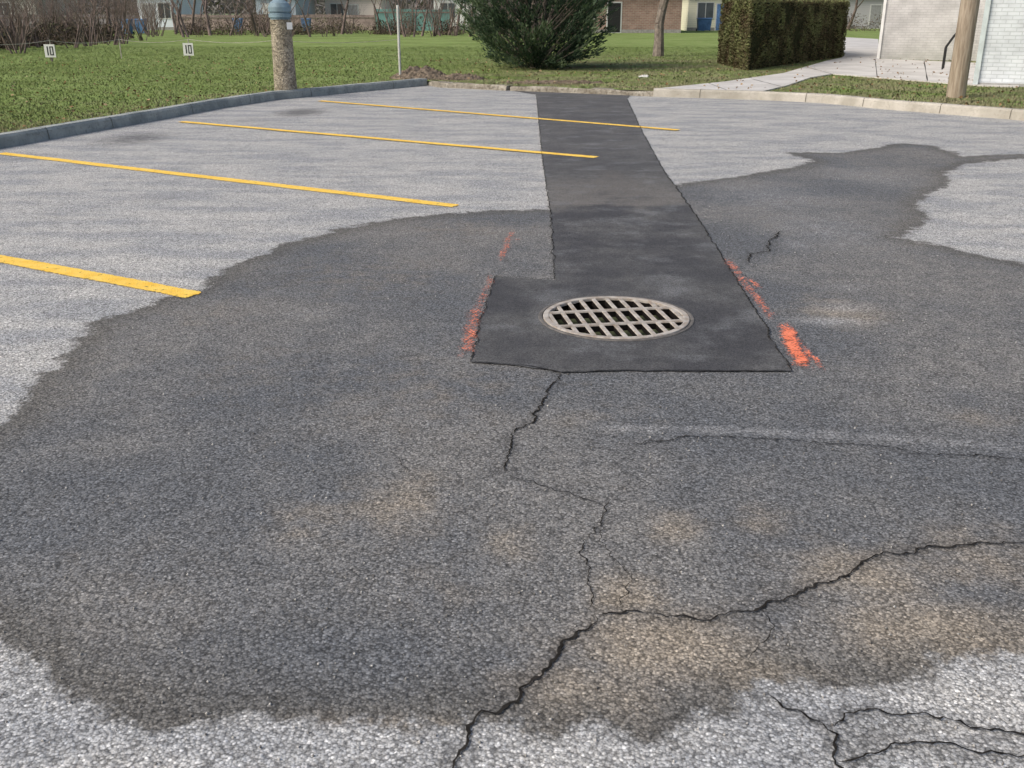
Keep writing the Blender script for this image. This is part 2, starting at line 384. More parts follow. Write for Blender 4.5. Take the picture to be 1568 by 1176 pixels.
for path,hh,ww,st_ in ((LN[1:],.15,.2,3.0),(LF[2:],.15,.20,3.4)):
    for i in range(len(path)-1):
        a=np.array(path[i]);b=np.array(path[i+1]);L=np.hypot(*(b-a));t=(b-a)/L;nn=np.array([-t[1],t[0]])
        for s in np.arange(.9,L,st_):
            q=a+t*s
            A=[q-nn*.004,q+nn*.008,q+nn*.033,q+nn*ww*.95]; Z=[0.01,hh-.028,hh+.006,hh+.006]
            for k in range(3):
                b0=len(v); v+=[(*(A[k]-t*.005),Z[k]),(*(A[k]+t*.005),Z[k]),(*(A[k+1]+t*.005),Z[k+1]),(*(A[k+1]-t*.005),Z[k+1])]; f.append((b0,b0+1,b0+2,b0+3))
mk('kerb_joints',v,f,simple('joint_dirt',(.12,.11,.09),1,.3,9,0,0))

# ------------------------------------------------------------------ lawn
LH=.10
big=[Vector((-260,-60,LH)),Vector((260,-60,LH)),Vector((260,320,LH)),Vector((-260,320,LH))]
LOTO=offset(LOTEDGE,.10)+[(24,-14),(-14,-14)]
holeL=[Vector((x,y,LH)) for x,y in LOTO]
tr=tessellate_polygon([big,holeL]); vv=big+holeL; fx=[]
for t_ in tr:
    a,b,c_=[vv[i] for i in t_]; fx.append(tuple(t_) if (b-a).cross(c_-a).z>0 else tuple(reversed(t_)))
m=M('lawn_turf',.95,.05); a=m.noise(.35,5); b=m.noise(2.5,6); d=m.noise(40,4); X3=m.xyz()
c=m.mix(m.mr(a,.35,.65),(.165,.225,.065),(.22,.295,.095))
c=m.mix(m.math('MULTIPLY',m.mr(b,.46,.70),.55),c,(.29,.30,.145))
gx=m.mr(X3[0],-3,2); brown=m.math('MULTIPLY',gx,m.math('MULTIPLY',m.mr(m.noise(1.0,6),.38,.6),m.mr(X3[1],44,30)))
c=m.mix(m.math('MULTIPLY',brown,.65),c,(.25,.215,.135))
c=m.mix(1,c,m.gray(m.mr(d,.3,.7,.75,1.25)),'MULTIPLY'); m.col(c); m.bump(d,.5,.03); LAWN=m.m
mk('lawn',vv,fx,LAWN)
mk('ground',[(-3000,-3000,-.06),(3000,-3000,-.06),(3000,3000,-.06),(-3000,3000,-.06)],[(0,1,2,3)],simple('soil',(.16,.18,.09),.95,.3,.05,0))

SW_px=[(1008,135.5),(1165,140.5),(1205,131),(1240,119),(1275,113),(1450,127),(1505,131),(1560,133),(1560,100),(1490,96),(1345,90),(1345,60),(1292,57),(1290,88),(1266,93),(1200,112),(1110,125)]
SW=GL(SW_px,.12)
def flat(name,poly,z,mat,th=.1):
    o=[Vector((x,y,z)) for x,y in poly]; t=tessellate_polygon([o]); fx=[]
    for t_ in t:
        a,b,c_=[o[i] for i in t_]; fx.append(tuple(t_) if (b-a).cross(c_-a).z>0 else tuple(reversed(t_)))
    n=len(o); vs=o+[Vector((p.x,p.y,z-th)) for p in o]
    for i in range(n): j=(i+1)%n; fx.append((i,j,n+j,n+i))
    return mk(name,vs,fx,mat)
m=M('sidewalk_concrete',.9,.2); a=m.noise(1.2,5); b=m.noise(30,5)
c=m.mix(m.mr(a,.35,.65),(.50,.48,.45),(.62,.60,.57)); c=m.mix(m.math('MULTIPLY',m.mr(b,.5,.8),.3),c,(.32,.30,.26)); m.col(c); m.bump(b,.3,.01)
flat('sidewalk',SW,.125,m.m)
v=[];f=[]
for (a,b) in (((1085,128),(1112,138)),((1150,121),(1196,133)),((1235,103),(1273,113.5)),((1340,91),(1343,118)),((1415,94),(1420,124))):
    ribbon(v,f,[np.array(G(*a,.12))+ (np.array(G(*b,.12))-np.array(G(*a,.12)))*k/8 for k in range(9)],.016,.130,1,False)
mk('sidewalk_joints',v,f,MAT_SEAM)

def grass():
    n=240000
    y=12+ (rng.random(n)**1.7)*34; x=(rng.random(n)*1.25-.64)*(y*1.15)
    p=np.stack([x,y],1); ok=~inside(p,offset(LOTEDGE,.17)+[(24,-14),(-14,-14)])&~inside(p,SW); p=p[ok]; n=len(p)
    dc=seg_dist(p,LOTEDGE,False)
    nz=np.array([mnoise.noise(Vector((a*.7,b*.7,0))) for a,b in p])
    right=np.clip((p[:,0]+3)/4,0,1)
    dry=np.clip(.95*np.exp(-dc/1.2)+ .40*nz+.45*right*(p[:,1]<34)*(nz>-.2)+.12,0,1)
    hgt=(.015+.028*rng.random(n))*(1+1.0*np.exp(-dc/.18)); w=.004+.005*rng.random(n)+p[:,1]*.00025
    a=rng.random(n)*6.283; lx=(rng.random(n)-.5)*.05; ly=(rng.random(n)-.5)*.05
    z=np.full(n,LH-.003)
    v0=np.column_stack([p[:,0]-np.cos(a)*w,p[:,1]-np.sin(a)*w,z]); v1=np.column_stack([p[:,0]+np.cos(a)*w,p[:,1]+np.sin(a)*w,z]); v2=np.column_stack([p[:,0]+lx,p[:,1]+ly,z+hgt])
    V=np.stack([v0,v1,v2],1).reshape(-1,3); Fc=np.arange(3*n).reshape(n,3)
    tone=np.repeat(np.clip(dry+(rng.random(n)-.5)*.3,0,1),3); br=np.repeat(rng.random(n),3)
    m=M('grass_blade',.9,.05); t=m.attr('tone'); q=m.attr('bri')
    g=m.mix(q,(.165,.23,.065),(.245,.325,.11)); m.col(m.mix(m.mr(t,.2,.85),g,m.mix(q,(.28,.26,.14),(.44,.40,.25))))
    cx=m.n('ShaderNodeCombineXYZ'); cx.inputs[2].default_value=1.0; m.nt.links.new(cx.outputs[0],m.b.inputs['Normal'])
    mk_np('grass',V,Fc,m.m,dict(tone=tone,bri=br))
grass()

# ------------------------------------------------------------------ foliage
def leafmat(name,dark,mid,lite):
    m=M(name,.75,.15); t=m.attr('tone'); r=m.n('ShaderNodeValToRGB'); m.put(r.inputs[0],t)
    e=r.color_ramp.elements; e[0].position=0; e[0].color=(*dark,1); e[1].position=1; e[1].color=(*lite,1); k=e.new(.5); k.color=(*mid,1)
    m.col(r.outputs[0]); return m.m
def leaf_mesh(name,c,dirs,L,Wd,tone,mat,parent=None):
    n=len(c); d=dirs/(np.linalg.norm(dirs,axis=1)[:,None]+1e-9); r=rng.normal(size=(n,3)); s=np.cross(d,r); s/=np.linalg.norm(s,axis=1)[:,None]+1e-9
    L=np.asarray(L).reshape(-1,1)*np.ones((n,1)); Wd=np.asarray(Wd).reshape(-1,1)*np.ones((n,1))
    v=np.stack([c-d*L*.5,c+s*Wd*.5,c+d*L*.5,c-s*Wd*.5],1).reshape(-1,3)
    return mk_np(name,v,np.arange(4*n).reshape(n,4),mat,dict(tone=np.repeat(tone,4)),parent)
def tube(v,f,p0,p1,r0,r1,n=5):
    p0=Vector(p0);p1=Vector(p1);d=(p1-p0)
    if d.length<1e-6: return
    d.normalize(); u=d.orthogonal().normalized(); w=d.cross(u); b=len(v)
    for p,r in((p0,r0),(p1,r1)):
        for i in range(n):
            a=2*math.pi*i/n; q=p+u*(math.cos(a)*r)+w*(math.sin(a)*r); v.append((q.x,q.y,q.z))
    for i in range(n): j=(i+1)%n; f.append((b+i,b+j,b+n+j,b+n+i))
def grow(v,f,p,d,L,r,lev,spread=.6,kids=3,up=.15,n=5):
    segs=3; q=Vector(p); dd=Vector(d).normalized()
    for s in range(segs):
        nd=(dd+Vector((random.gauss(0,.10),random.gauss(0,.10),random.gauss(0,.06)+up*.3))).normalized()
        e=q+nd*(L/segs); r1=r*(1-.16); tube(v,f,q,e,r,r1,n)
        if lev>0 and s>0:
            for k in range(kids if s==segs-1 else max(1,kids-1)):
                ax=Vector((random.gauss(0,1),random.gauss(0,1),random.gauss(0,.4)+up)).normalized()
                grow(v,f,e,(nd*(1-spread*.5)+ax*spread).normalized(),L*random.uniform(.55,.78),r1*random.uniform(.5,.68),lev-1,spread,kids,up,max(3,n-1))
        q=e;r=r1;dd=nd
BARK=simple('grey_bark',(.20,.17,.145),.95,.35,9,.7); BARKR=simple('reddish_twig_bark',(.17,.13,.115),.95,.35,3,0)

EV=G(818,104,LH)
ev=empty('evergreen_shrub',(EV[0],EV[1],LH))
vs=[];fs=[]; C=[];D=[];T=[]
for i in range(860):
    a=random.random()*6.283; t=random.random()**.85
    z=.05+t*4.9
    Rz=(1.35+ .95*math.sin(min(1,z/2.0)*1.57)) if z<2.3 else 2.3*(1-((z-2.3)/3.0)**1.6)
    Rz=max(.25,Rz)*(1+.26*mnoise.noise(Vector((math.cos(a)*2,math.sin(a)*2,z*1.1)))+.26*mnoise.noise(Vector((math.cos(a)*5,math.sin(a)*5,z*3))))
    rr=Rz*(random.random()**.33)*random.choice((1,1,1,1.12))
    tip=Vector((math.cos(a)*rr,math.sin(a)*rr,z+.15)); base=Vector((math.cos(a)*rr*.25,math.sin(a)*rr*.25,max(.05,z-rr*.45)))
    if i%4==0: tube(vs,fs,base,tip,.022,.006,4)
    dirv=(tip-base).normalized(); side=dirv.cross(Vector((0,0,1))).normalized()
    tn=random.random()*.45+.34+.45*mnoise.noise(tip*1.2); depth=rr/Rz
    for k in range(80):
        u=random.random(); w=(1-u)*.26*random.uniform(-1,1)
        q=tip-dirv*(.65*(1-u))+side*w+Vector((random.gauss(0,.04),random.gauss(0,.04),random.gauss(0,.04)-abs(w)*.5))
        C.append(q); D.append(dirv+side*w*2.5+Vector((random.gauss(0,.3),random.gauss(0,.3),random.gauss(.1,.3))))
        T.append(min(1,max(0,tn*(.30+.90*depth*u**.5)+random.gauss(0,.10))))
for k in range(6):
    a=k*1.05; tube(vs,fs,(0,0,-.05),(math.cos(a)*.7,math.sin(a)*.7,2.2),.09,.04,7)
tube(vs,fs,(0,0,-.1),(0,0,4.6),.12,.02,8)
mk('stems',vs,fs,BARK,ev)
C=np.array([tuple(c) for c in C]);D=np.array([tuple(c) for c in D]);T=np.array(T)
keep=C[:,2]>.03; C,D,T=C[keep],D[keep],T[keep]
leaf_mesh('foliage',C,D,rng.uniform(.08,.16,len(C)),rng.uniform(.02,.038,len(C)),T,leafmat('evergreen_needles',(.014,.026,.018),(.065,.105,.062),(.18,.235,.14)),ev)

def hedge(name,loop,h,n,mat,seed=0,z0=LH):
    e=empty(name,(0,0,0)); L=[np.array(p) for p in loop]; k=len(L)
    c0=sum(L)/k
    core=[tuple(c0+(p-c0)-(p-c0)/np.hypot(*(p-c0))*.14) for p in L]
    v=[(x,y,z0) for x,y in core]+[(x,y,z0+h-.12) for x,y in core]
    f=[tuple(range(k,2*k))]+[(i,(i+1)%k,k+(i+1)%k,k+i) for i in range(k)]
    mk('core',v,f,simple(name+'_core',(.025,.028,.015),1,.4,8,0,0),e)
    per=[np.hypot(*(L[(i+1)%k]-L[i])) for i in range(k)]; area=[p*h for p in per]
    top=abs(sum(L[i][0]*L[(i+1)%k][1]-L[(i+1)%k][0]*L[i][1] for i in range(k)))/2
    tot=sum(area)+top; C=[];D=[];T=[]
    ccw=np.sign(sum(L[i][0]*L[(i+1)%k][1]-L[(i+1)%k][0]*L[i][1] for i in range(k)))
    for i in range(k):
        m_=int(n*area[i]/tot); u=rng.random(m_); z=rng.random(m_)*h; p=L[i]+(L[(i+1)%k]-L[i])*u[:,None]
        t=(L[(i+1)%k]-L[i])/per[i]; nr=np.array([t[1],-t[0]])*ccw
        for j in range(m_):
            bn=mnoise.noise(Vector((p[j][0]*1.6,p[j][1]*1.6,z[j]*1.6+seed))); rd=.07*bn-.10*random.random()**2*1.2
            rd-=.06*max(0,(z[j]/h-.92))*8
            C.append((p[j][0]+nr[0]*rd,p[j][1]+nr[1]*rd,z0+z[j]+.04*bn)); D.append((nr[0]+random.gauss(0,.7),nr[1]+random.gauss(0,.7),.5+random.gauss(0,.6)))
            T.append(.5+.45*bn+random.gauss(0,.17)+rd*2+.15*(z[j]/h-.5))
    m_=int(n*top/tot); lo=np.min(L,0);hi=np.max(L,0)
    p=lo+(hi-lo)*rng.random((m_*3,2)); p=p[inside(p,[tuple(q) for q in L])][:m_*2]
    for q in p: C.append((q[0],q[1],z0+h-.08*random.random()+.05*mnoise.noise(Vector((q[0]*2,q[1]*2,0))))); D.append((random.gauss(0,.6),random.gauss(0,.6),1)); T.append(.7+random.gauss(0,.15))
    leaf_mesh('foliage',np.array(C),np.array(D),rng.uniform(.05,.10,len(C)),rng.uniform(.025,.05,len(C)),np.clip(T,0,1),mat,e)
a=np.array(G(1098,97,LH));b=np.array(G(1142,108,LH));c_=np.array(G(1291,87,LH))
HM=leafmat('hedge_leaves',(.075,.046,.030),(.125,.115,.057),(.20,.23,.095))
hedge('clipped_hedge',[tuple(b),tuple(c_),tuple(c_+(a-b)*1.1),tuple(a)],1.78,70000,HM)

def bare_tree(name,loc,h,r,lev=4,seed=1,mat=BARK):
    random.seed(seed); v=[];f=[]; q=Vector((0,0,-.1)); rr=r*1.25; H0=h*.33
    for s in range(5):
        e=Vector((random.gauss(0,.04)*s,random.gauss(0,.04)*s,H0*(s+1)/5)); tube(v,f,q,e,rr,rr*.92 if s else r,9); q=e; rr=r if s==0 else rr*.93
    for k in range(4):
        a=k*1.57+random.random(); grow(v,f,q-Vector((0,0,random.random()*.5)),(math.cos(a)*.7,math.sin(a)*.7,1),h*.28,rr*.6,lev,.6,3,.2,6)
    o=mk(name,v,f,mat); o.location=(loc[0],loc[1],LH); return o
bare_tree('bare_tree',G(1008,86,LH),8,.17,3,4)

# ------------------------------------------------------------------ bollard
bp=G(438,141,LH); bo=empty('concrete_bollard',(bp[0],bp[1],LH),.2)
m=M('exposed_aggregate',.95,.2); d,r_,_=m.vor(38); a=m.noise(4,5)
c=m.mix(m.mr(a,.35,.65),(.26,.225,.17),(.37,.325,.255)); c=m.mix(1,c,m.gray(m.mr(r_,0,1,.6,1.4)),'MULTIPLY'); m.col(c); m.bump(d,.8,.02); AG=m.m
def lathe(prof,n=28):
    v=[];f=[]
    for i in range(n):
        a=2*math.pi*i/n
        for r,z in prof: v.append((r*math.cos(a),r*math.sin(a),z))
    k=len(prof)
    for i in range(n):
        j=(i+1)%n
        for q in range(k-1): f.append((i*k+q,j*k+q,j*k+q+1,i*k+q+1))
    return v,f
v,f=lathe([(.215,-.1),(.215,0),(.20,.5),(.19,1.27),(.195,1.29)],32); mk('shaft',v,f,AG,bo,True)
v,f=lathe([(.18,1.28),(.18,1.32),(.205,1.325),(.207,1.39),(.18,1.40),(.18,1.42),(.205,1.425),(.205,1.50),(.175,1.57),(.11,1.62),(.045,1.64),(.04,1.66),(0,1.665)],32)
mk('blue_cap',v,f,simple('blue_cap_paint',(.20,.28,.33),.6,.2,6,.05),bo,False)
v=[];f=[]; box(v,f,.11,.21,-.245,-.205,1.12,1.24,0); mk('address_plate',v,f,simple('plate_white',(.6,.62,.65),.5,.05),bo)

mp=G(613,121,LH); e=empty('marker_post',(mp[0],mp[1],LH))
v,f=lathe([(.028,-.05),(.028,1.5),(.03,1.5),(.03,1.56),(0,1.57)],10); mk('post',v,f,simple('post_galvanised',(.55,.55,.53),.5,.1,5),e)
v,f=lathe([(.06,0),(.06,.04),(.03,.06),(.0,.06)],10); mk('foot',v,f,BARK,e)

WHITE=simple('white_paint',(.75,.75,.73),.6,.06,4,.03); BLACK=simple('black_paint',(.02,.02,.02),.5,.1,4,0)
def lawn_sign(px,py):
    q=G(px,py,LH); e=empty('numbered_lawn_sign',(q[0],q[1],LH),.05)
    v=[];f=[]; box(v,f,-.16,.16,-.012,.012,.12,.50); mk('panel',v,f,WHITE,e)
    v=[];f=[]; box(v,f,-.025,.025,.013,.045,-.05,.45); mk('stake',v,f,BARK,e)
    v=[];f=[]; box(v,f,-.08,-.045,-.018,-.013,.18,.44); box(v,f,.0,.03,-.018,-.013,.18,.44); box(v,f,.08,.11,-.018,-.013,.18,.44); box(v,f,.03,.08,-.018,-.013,.41,.44); box(v,f,.03,.08,-.018,-.013,.18,.21)
    mk('numerals',v,f,BLACK,e); return q
lawn_sign(79,94); lawn_sign(290,91)
v=[];f=[]
ppx=[(-60,98),(79,93),(185,90),(290,90),(425,92),(610,90)]
pp=[G(x,y,LH) for x,y in ppx]
for q in pp: tube(v,f,(q[0],q[1]+.08,LH-.05),(q[0],q[1]+.08,LH+.62),.018,.018,6)
for a,b in zip(pp[:-1],pp[1:]):
    pr=None
    for k in range(11):
        t=k/10; z=LH+.60-.16*4*t*(1-t)*.6; c=(a[0]+(b[0]-a[0])*t,a[1]+.08+(b[1]-a[1])*t,z)
        if pr: tube(v,f,pr,c,.010,.010,4)
        pr=c
mk('rope_fence',v,f,simple('rope',(.40,.37,.32),.9,.2,9,0))

def mound(name,loc,rx,ry,h,mat,seed):
    v=[];f=[];n=36
    for j in range(n):
        for i in range(n):
            x=(i/(n-1)*2-1);y=(j/(n-1)*2-1);r=math.hypot(x,y)
            z=h*max(0,1-r**1.5)*(.7+.8*abs(mnoise.noise(Vector((x*3,y*3,seed)))))+(.10*abs(mnoise.noise(Vector((x*9,y*9,seed)))) if r<.95 else 0)-.03
            v.append((x*rx,y*ry,z if r<1 else -.05))
    for j in range(n-1):
        for i in range(n-1): a=j*n+i; f.append((a,a+1,a+n+1,a+n))
    o=mk(name,v,f,mat,None,False); o.location=(loc[0],loc[1],LH); return o
SOIL=simple('loose_soil',(.17,.135,.10),1,.45,9,1.0)
q=G(645,120,LH); mound('dirt_pile',q,.75,.6,.30,SOIL,1); q=G(700,121,LH); mound('dirt_pile',q,.7,.5,.12,SOIL,2); q=G(850,127,LH); mound('dirt_pile',q,1.2,.35,.05,SOIL,5)
q=G(986,118,LH); mound('white_stone',q,.14,.1,.05,WHITE,4)

q=G(1463,149,LH); v,f=lathe([(.165,-.2),(.16,0),(.15,2.5),(.12,8.5),(0,8.52)],18)
m=M('pole_wood',.9,.2); g=m.noise(6,5,vec=m.stretch(6,6,.5)); m.col(m.mix(m.mr(g,.3,.7),(.24,.19,.14),(.41,.345,.27))); m.bump(g,.6,.02)
e=empty('utility_pole',(q[0],q[1],LH)); mk('pole',v,f,m.m,e,True)
v=[];f=[]; box(v,f,-1.1,1.1,-.06,.06,7.6,7.72); mk('crossarm',v,f,m.m,e)

# ------------------------------------------------------------------ right-hand building
def brickmat(name,c1,c2,mort,sc=1.0,bw=.22,bh=.075,bumpd=.01):
    m=M(name,.85,.25); tc=m.n('ShaderNodeTexCoord'); sp=m.n('ShaderNodeSeparateXYZ'); m.nt.links.new(tc.outputs['Object'],sp.inputs[0])
    cb=m.n('ShaderNodeCombineXYZ'); m.put(cb.inputs[0],m.math('ADD',sp.outputs[0],sp.outputs[1])); m.put(cb.inputs[1],sp.outputs[2])
    b=m.n('ShaderNodeTexBrick'); m.nt.links.new(cb.outputs[0],b.inputs['Vector']); b.inputs['Scale'].default_value=1; b.inputs['Brick Width'].default_value=bw*sc; b.inputs['Row Height'].default_value=bh*sc
    b.inputs['Mortar Size'].default_value=.008*sc; b.inputs['Color1'].default_value=(*c1,1); b.inputs['Color2'].default_value=(*c2,1); b.inputs['Mortar'].default_value=(*mort,1)
    a=m.noise(2,5); m.col(m.mix(1,b.outputs['Color'],m.gray(m.mr(a,.3,.7,.85,1.1)),'MULTIPLY')); m.bump(m.math('ADD',m.math('MULTIPLY',b.outputs['Fac'],-1),m.math('MULTIPLY',m.noise(25,4),.4)),.6,bumpd); return m.m
WB=brickmat('white_painted_brick',(.72,.76,.80),(.66,.70,.74),(.54,.58,.61)); BB=brickmat('pale_buff_brick',(.55,.54,.53),(.51,.50,.49),(.46,.455,.45))
cB=np.array(G(1497,131,LH)); cA=np.array(G(1347,91,LH)); ux=np.array([.9,-.436]); uy=np.array([.436,.9]); ang=math.atan2(ux[1],ux[0])
bl=empty('brick_building',(cB[0],cB[1],LH),ang)
r=cA-cB; ax,ay=r@ux,r@uy
v=[];f=[]; box(v,f,0,14,0,18,-.1,4.2); mk('white_brick_wing',v,f,WB,bl)
v=[];f=[]; box(v,f,ax,-.004,ay,ay+10,-.1,3.9); mk('buff_brick_wing',v,f,BB,bl)
v=[];f=[]; box(v,f,-.4,14.4,-.4,18.4,4.2,4.55); box(v,f,ax-.4,-.45,ay-.4,ay+10.4,3.9,4.19); mk('roof_fascia',v,f,simple('fascia',(.5,.5,.48),.6,.1),bl)
v=[];f=[]; box(v,f,-.10,-.004,-.07,.03,0,4.15); mk('downspout',v,f,simple('downspout_grey',(.55,.62,.63),.5,.1),bl)
v=[];f=[]; box(v,f,ax-.09,ax-.004,ay-.06,ay+.06,0,3.85); mk('corner_trim',v,f,WHITE,bl)
v=[];f=[]; box(v,f,.002,13.9,-.012,0-.002,-.1,.06); mk('plinth',v,f,simple('plinth_c',(.35,.35,.34),.9,.1),bl)
GLASS=simple('window_glass',(.08,.09,.10),.15,.2,1,0,.6)
v=[];f=[]
for x0 in (3.0,6.5,10): box(v,f,x0,x0+1.3,-.03,-.004,1.1,2.4)
mk('windows',v,f,GLASS,bl)
q=np.array(G(1450,108,LH)); e=empty('handrail',(q[0],q[1],LH+.02),ang)
v=[];f=[]
P_=[(-.12,0,0),(-.12,0,.55),(.05,0,.85),(.12,0,.93)]
for y in (0,.5):
    for a,b in zip(P_[:-1],P_[1:]): tube(v,f,(a[0],y,a[2]),(b[0],y,b[2]),.022,.022,8)
tube(v,f,(.12,0,.93),(.12,.5,.93),.022,.022,8); tube(v,f,(-.12,0,.5),(-.12,.5,.5),.018,.018,8)
mk('rails',v,f,BLACK,e)

# ------------------------------------------------------------------ houses
TRIM=simple('house_trim',(.6,.6,.58),.6,.05); ROOF=simple('roof_shingle',(.09,.085,.08),.95,.3,3,.2)
def siding(name,c):
    m=M(name,.7,.3); z=m.xyz()[2]; s=m.math('FRACT',m.math('MULTIPLY',z,6.0)); m.col(m.mix(m.mr(s,0,.15),tuple(x*.7 for x in c),c)); return m.m
def house(name,px0,px1,py,wall,dep=9,h=2.9,yaw=0,doors=((.3,),),wins=((.6,1.4),),doormat=None,roof=ROOF):
    a=np.array(G(px0,py,LH)); b=np.array(G(px1,py,LH)); w=np.hypot(*(b-a)); e=empty(name,(a[0],a[1],LH),yaw)
    v=[];f=[]; box(v,f,0,w,0,dep,-.1,h); mk('walls',v,f,wall,e)
    o=.5; rz=h+dep*.28
    v=[(-o,-o,h-.02),(w+o,-o,h-.02),(w+o,dep+o,h-.02),(-o,dep+o,h-.02),(-o,dep/2,rz),(w+o,dep/2,rz)]
    v+=[(x,y,z+.16) for x,y,z in v]
    f=[(0,3,2,1),(6,7,11,10),(8,9,10,11),(0,1,7,6),(2,3,9,8),(0,6,10,4),(4,10,9,3),(1,5,11,7),(5,2,8,11)]
    mk('roof',v,f,roof,e)
    v=[(0.002,.003,h),(0.002,dep-.003,h),(0.002,dep/2,rz-.1),(w-.002,.003,h),(w-.002,dep-.003,h),(w-.002,dep/2,rz-.1)]
    mk('gables',v,[(0,2,1),(3,4,5)],wall,e)
    v=[];f=[];v2=[];f2=[]
    for u,ww in wins:
        x=u*w; box(v2,f2,x-.08,x+ww+.08,-.05,-.003,.92,2.28); box(v,f,x,x+ww/2-.03,-.06,-.052,1.0,2.2); box(v,f,x+ww/2+.03,x+ww,-.06,-.052,1.0,2.2)
    mk('window_frames',v2,f2,TRIM,e); mk('windows',v,f,GLASS,e)
    v=[];f=[];v2=[];f2=[]
    for (u,) in doors:
        x=u*w; box(v2,f2,x-.1,x+1.05,-.04,-.003,0,2.2); box(v,f,x,x+.95,-.055,-.042,.05,2.1)
    mk('door_frame',v2,f2,TRIM,e); mk('door',v,f,doormat or BLACK,e)
    v=[];f=[]; box(v,f,-.02,w+.02,-.02,-.004,-.1,.25); mk('foundation',v,f,simple('foundation_g',(.3,.29,.27),.9,.2),e)
    return e
BR=brickmat('red_brown_brick',(.27,.165,.13),(.34,.22,.18),(.36,.32,.28),1.6)
GD=simple('grey_door',(.3,.3,.3),.6,.1)
house('brick_house',872,1042,50.5,BR,doors=((.34,),),wins=((.06,1.3),))
house('cream_house',1052,1110,47,siding('cream_siding',(.78,.75,.58)),doors=((.75,),),wins=((.25,1.3),),doormat=simple('blue_door',(.1,.2,.4)))
house('cream_house',-60,60,46.5,siding('tan_siding',(.50,.48,.44)),doors=((.2,),),wins=((.5,1.2),),doormat=GD)
house('white_house',215,268,46,siding('white_siding',(.74,.78,.84)),doors=((.15,),),wins=((.6,1.),),doormat=GD)
house('pale_blue_house',395,455,46,siding('blue_siding',(.40,.47,.55)),doors=((.2,),),wins=((.5,1.2),),doormat=WHITE)
house('beige_house',500,585,44,siding('beige_siding',(.66,.58,.54)),doors=((.4,),),wins=((.1,1.2),),doormat=GD)
house('white_house',665,740,46,siding('white_siding_b',(.8,.8,.8)),doors=((.7,),),wins=((.15,1.2),),doormat=GD)
house('grey_house',1240,1420,44,siding('grey_siding',(.46,.45,.46)),doors=((.5,),),wins=((.1,1.4),(.7,1.6)),doormat=GD)

def fence(name,x0,x1,py,h,mat,post=BARK):
    a=np.array(G(x0,py,LH)); b=np.array(G(x1,py,LH)); e=empty(name,(a[0],a[1],LH)); w=b[0]-a[0]; v=[];f=[]; k=int(w/2.4)
    for i in range(k): box(v,f,i*w/k+.06,(i+1)*w/k-.06,-.02,.02,.1,h-.05*(i%2))
    mk('panels',v,f,mat,e); v=[];f=[]
    for i in range(k+1): box(v,f,i*w/k-.05,i*w/k+.05,-.05,.05,-.1,h+.1)
    box(v,f,0,w,-.045,-.022,h-.3,h-.2)
    mk('posts',v,f,post,e)
fence('green_screen_fence',575,690,49,1.7,simple('green_mesh',(.14,.27,.25),.8,.25,1.5))
fence('wooden_fence',270,575,48.5,1.3,simple('weathered_boards',(.28,.22,.20),.9,.35,2))
fence('wooden_fence',-80,215,49,1.3,simple('grey_boards',(.22,.20,.20),.9,.35,2))

BLUE=simple('blue_plastic',(.09,.18,.34),.6,.2,3,0)
def bin_(px,py,mat=BLUE,name='recycling_bin'):
    q=G(px,py,LH); e=empty(name,(q[0],q[1],LH)); v=[];f=[]
    v+=[(-.25,-.28,.05),(.25,-.28,.05),(.25,.28,.05),(-.25,.28,.05),(-.32,-.36,.95),(.32,-.36,.95),(.32,.36,.95),(-.32,.36,.95)]
    f+=[(0,3,2,1),(4,5,6,7),(0,1,5,4),(1,2,6,5),(2,3,7,6),(3,0,4,7)]; mk('body',v,f,mat,e)
    v=[];f=[]; box(v,f,-.35,.35,-.40,.38,.955,1.03,.04); mk('lid',v,f,mat,e)
    v=[];f=[]
    for s in (-1,1): tube(v,f,(s*.28,.3,.1),(s*.34,.3,.1),.1,.1,12)
    mk('wheels',v,f,BLACK,e)
for p in ((1082,47.5),(1073,48),(218,52),(196,53),(470,50),(366,50)): bin_(*p)

# ------------------------------------------------------------------ bare thickets
def shrub_proto(seed,h,stems,lev,r):
    random.seed(seed); v=[];f=[]
    for s in range(stems):
        a=random.random()*6.283; grow(v,f,(math.cos(a)*.3*random.random(),math.sin(a)*.3*random.random(),-.05),(math.cos(a)*.45,math.sin(a)*.45,1),h*.36,r*random.uniform(.6,1),lev,.55,2,.25,4)
    return np.array(v),np.array(f)
protos=[shrub_proto(10+i,3.2,6,3,.045) for i in range(3)]+[shrub_proto(20+i,6.5,1,4,.13) for i in range(3)]
def scatter(name,items,mat):
    V=[];Fc=[];b=0
    for k,(x,y,s) in items:
        v,f=protos[k]; a=random.random()*6.283; c,sn=math.cos(a),math.sin(a)
        w=np.column_stack([(v[:,0]*c-v[:,1]*sn)*s+x,(v[:,0]*sn+v[:,1]*c)*s+y,v[:,2]*s+LH]); V.append(w); Fc.append(f+b); b+=len(v)
    return mk_np(name,np.concatenate(V),np.concatenate(Fc),mat)
random.seed(3)
it=[]
for i in range(58):
    px=random.uniform(-140,245); py=random.uniform(60,83)-max(0,(px-40)*.10); q=G(px,py,LH); it.append((random.choice((0,1,2,0,1,2,3)),(*q,random.uniform(.8,1.2))))
scatter('shrub_thicket',it,BARKR)
it=[]
for i in range(72):
    px=random.uniform(230,900); py=random.uniform(50,57); q=G(px,py,LH); it.append((random.choice((0,1,2,3,4,5)),(*q,random.uniform(.6,1.1))))
for i in range(16):
    px=random.uniform(900,1700); py=random.uniform(42,46); q=G(px,py,LH); it.append((random.choice((3,4,5)),(*q,random.uniform(.8,1.3))))
scatter('shrub_thicket',it,BARKR)
it=[]
for i in range(90):
    an=random.uniform(-1.0,1.0); R_=random.uniform(108,150); it.append((random.choice((3,4,5)),(R_*math.sin(an),R_*math.cos(an),random.uniform(1.1,1.9))))
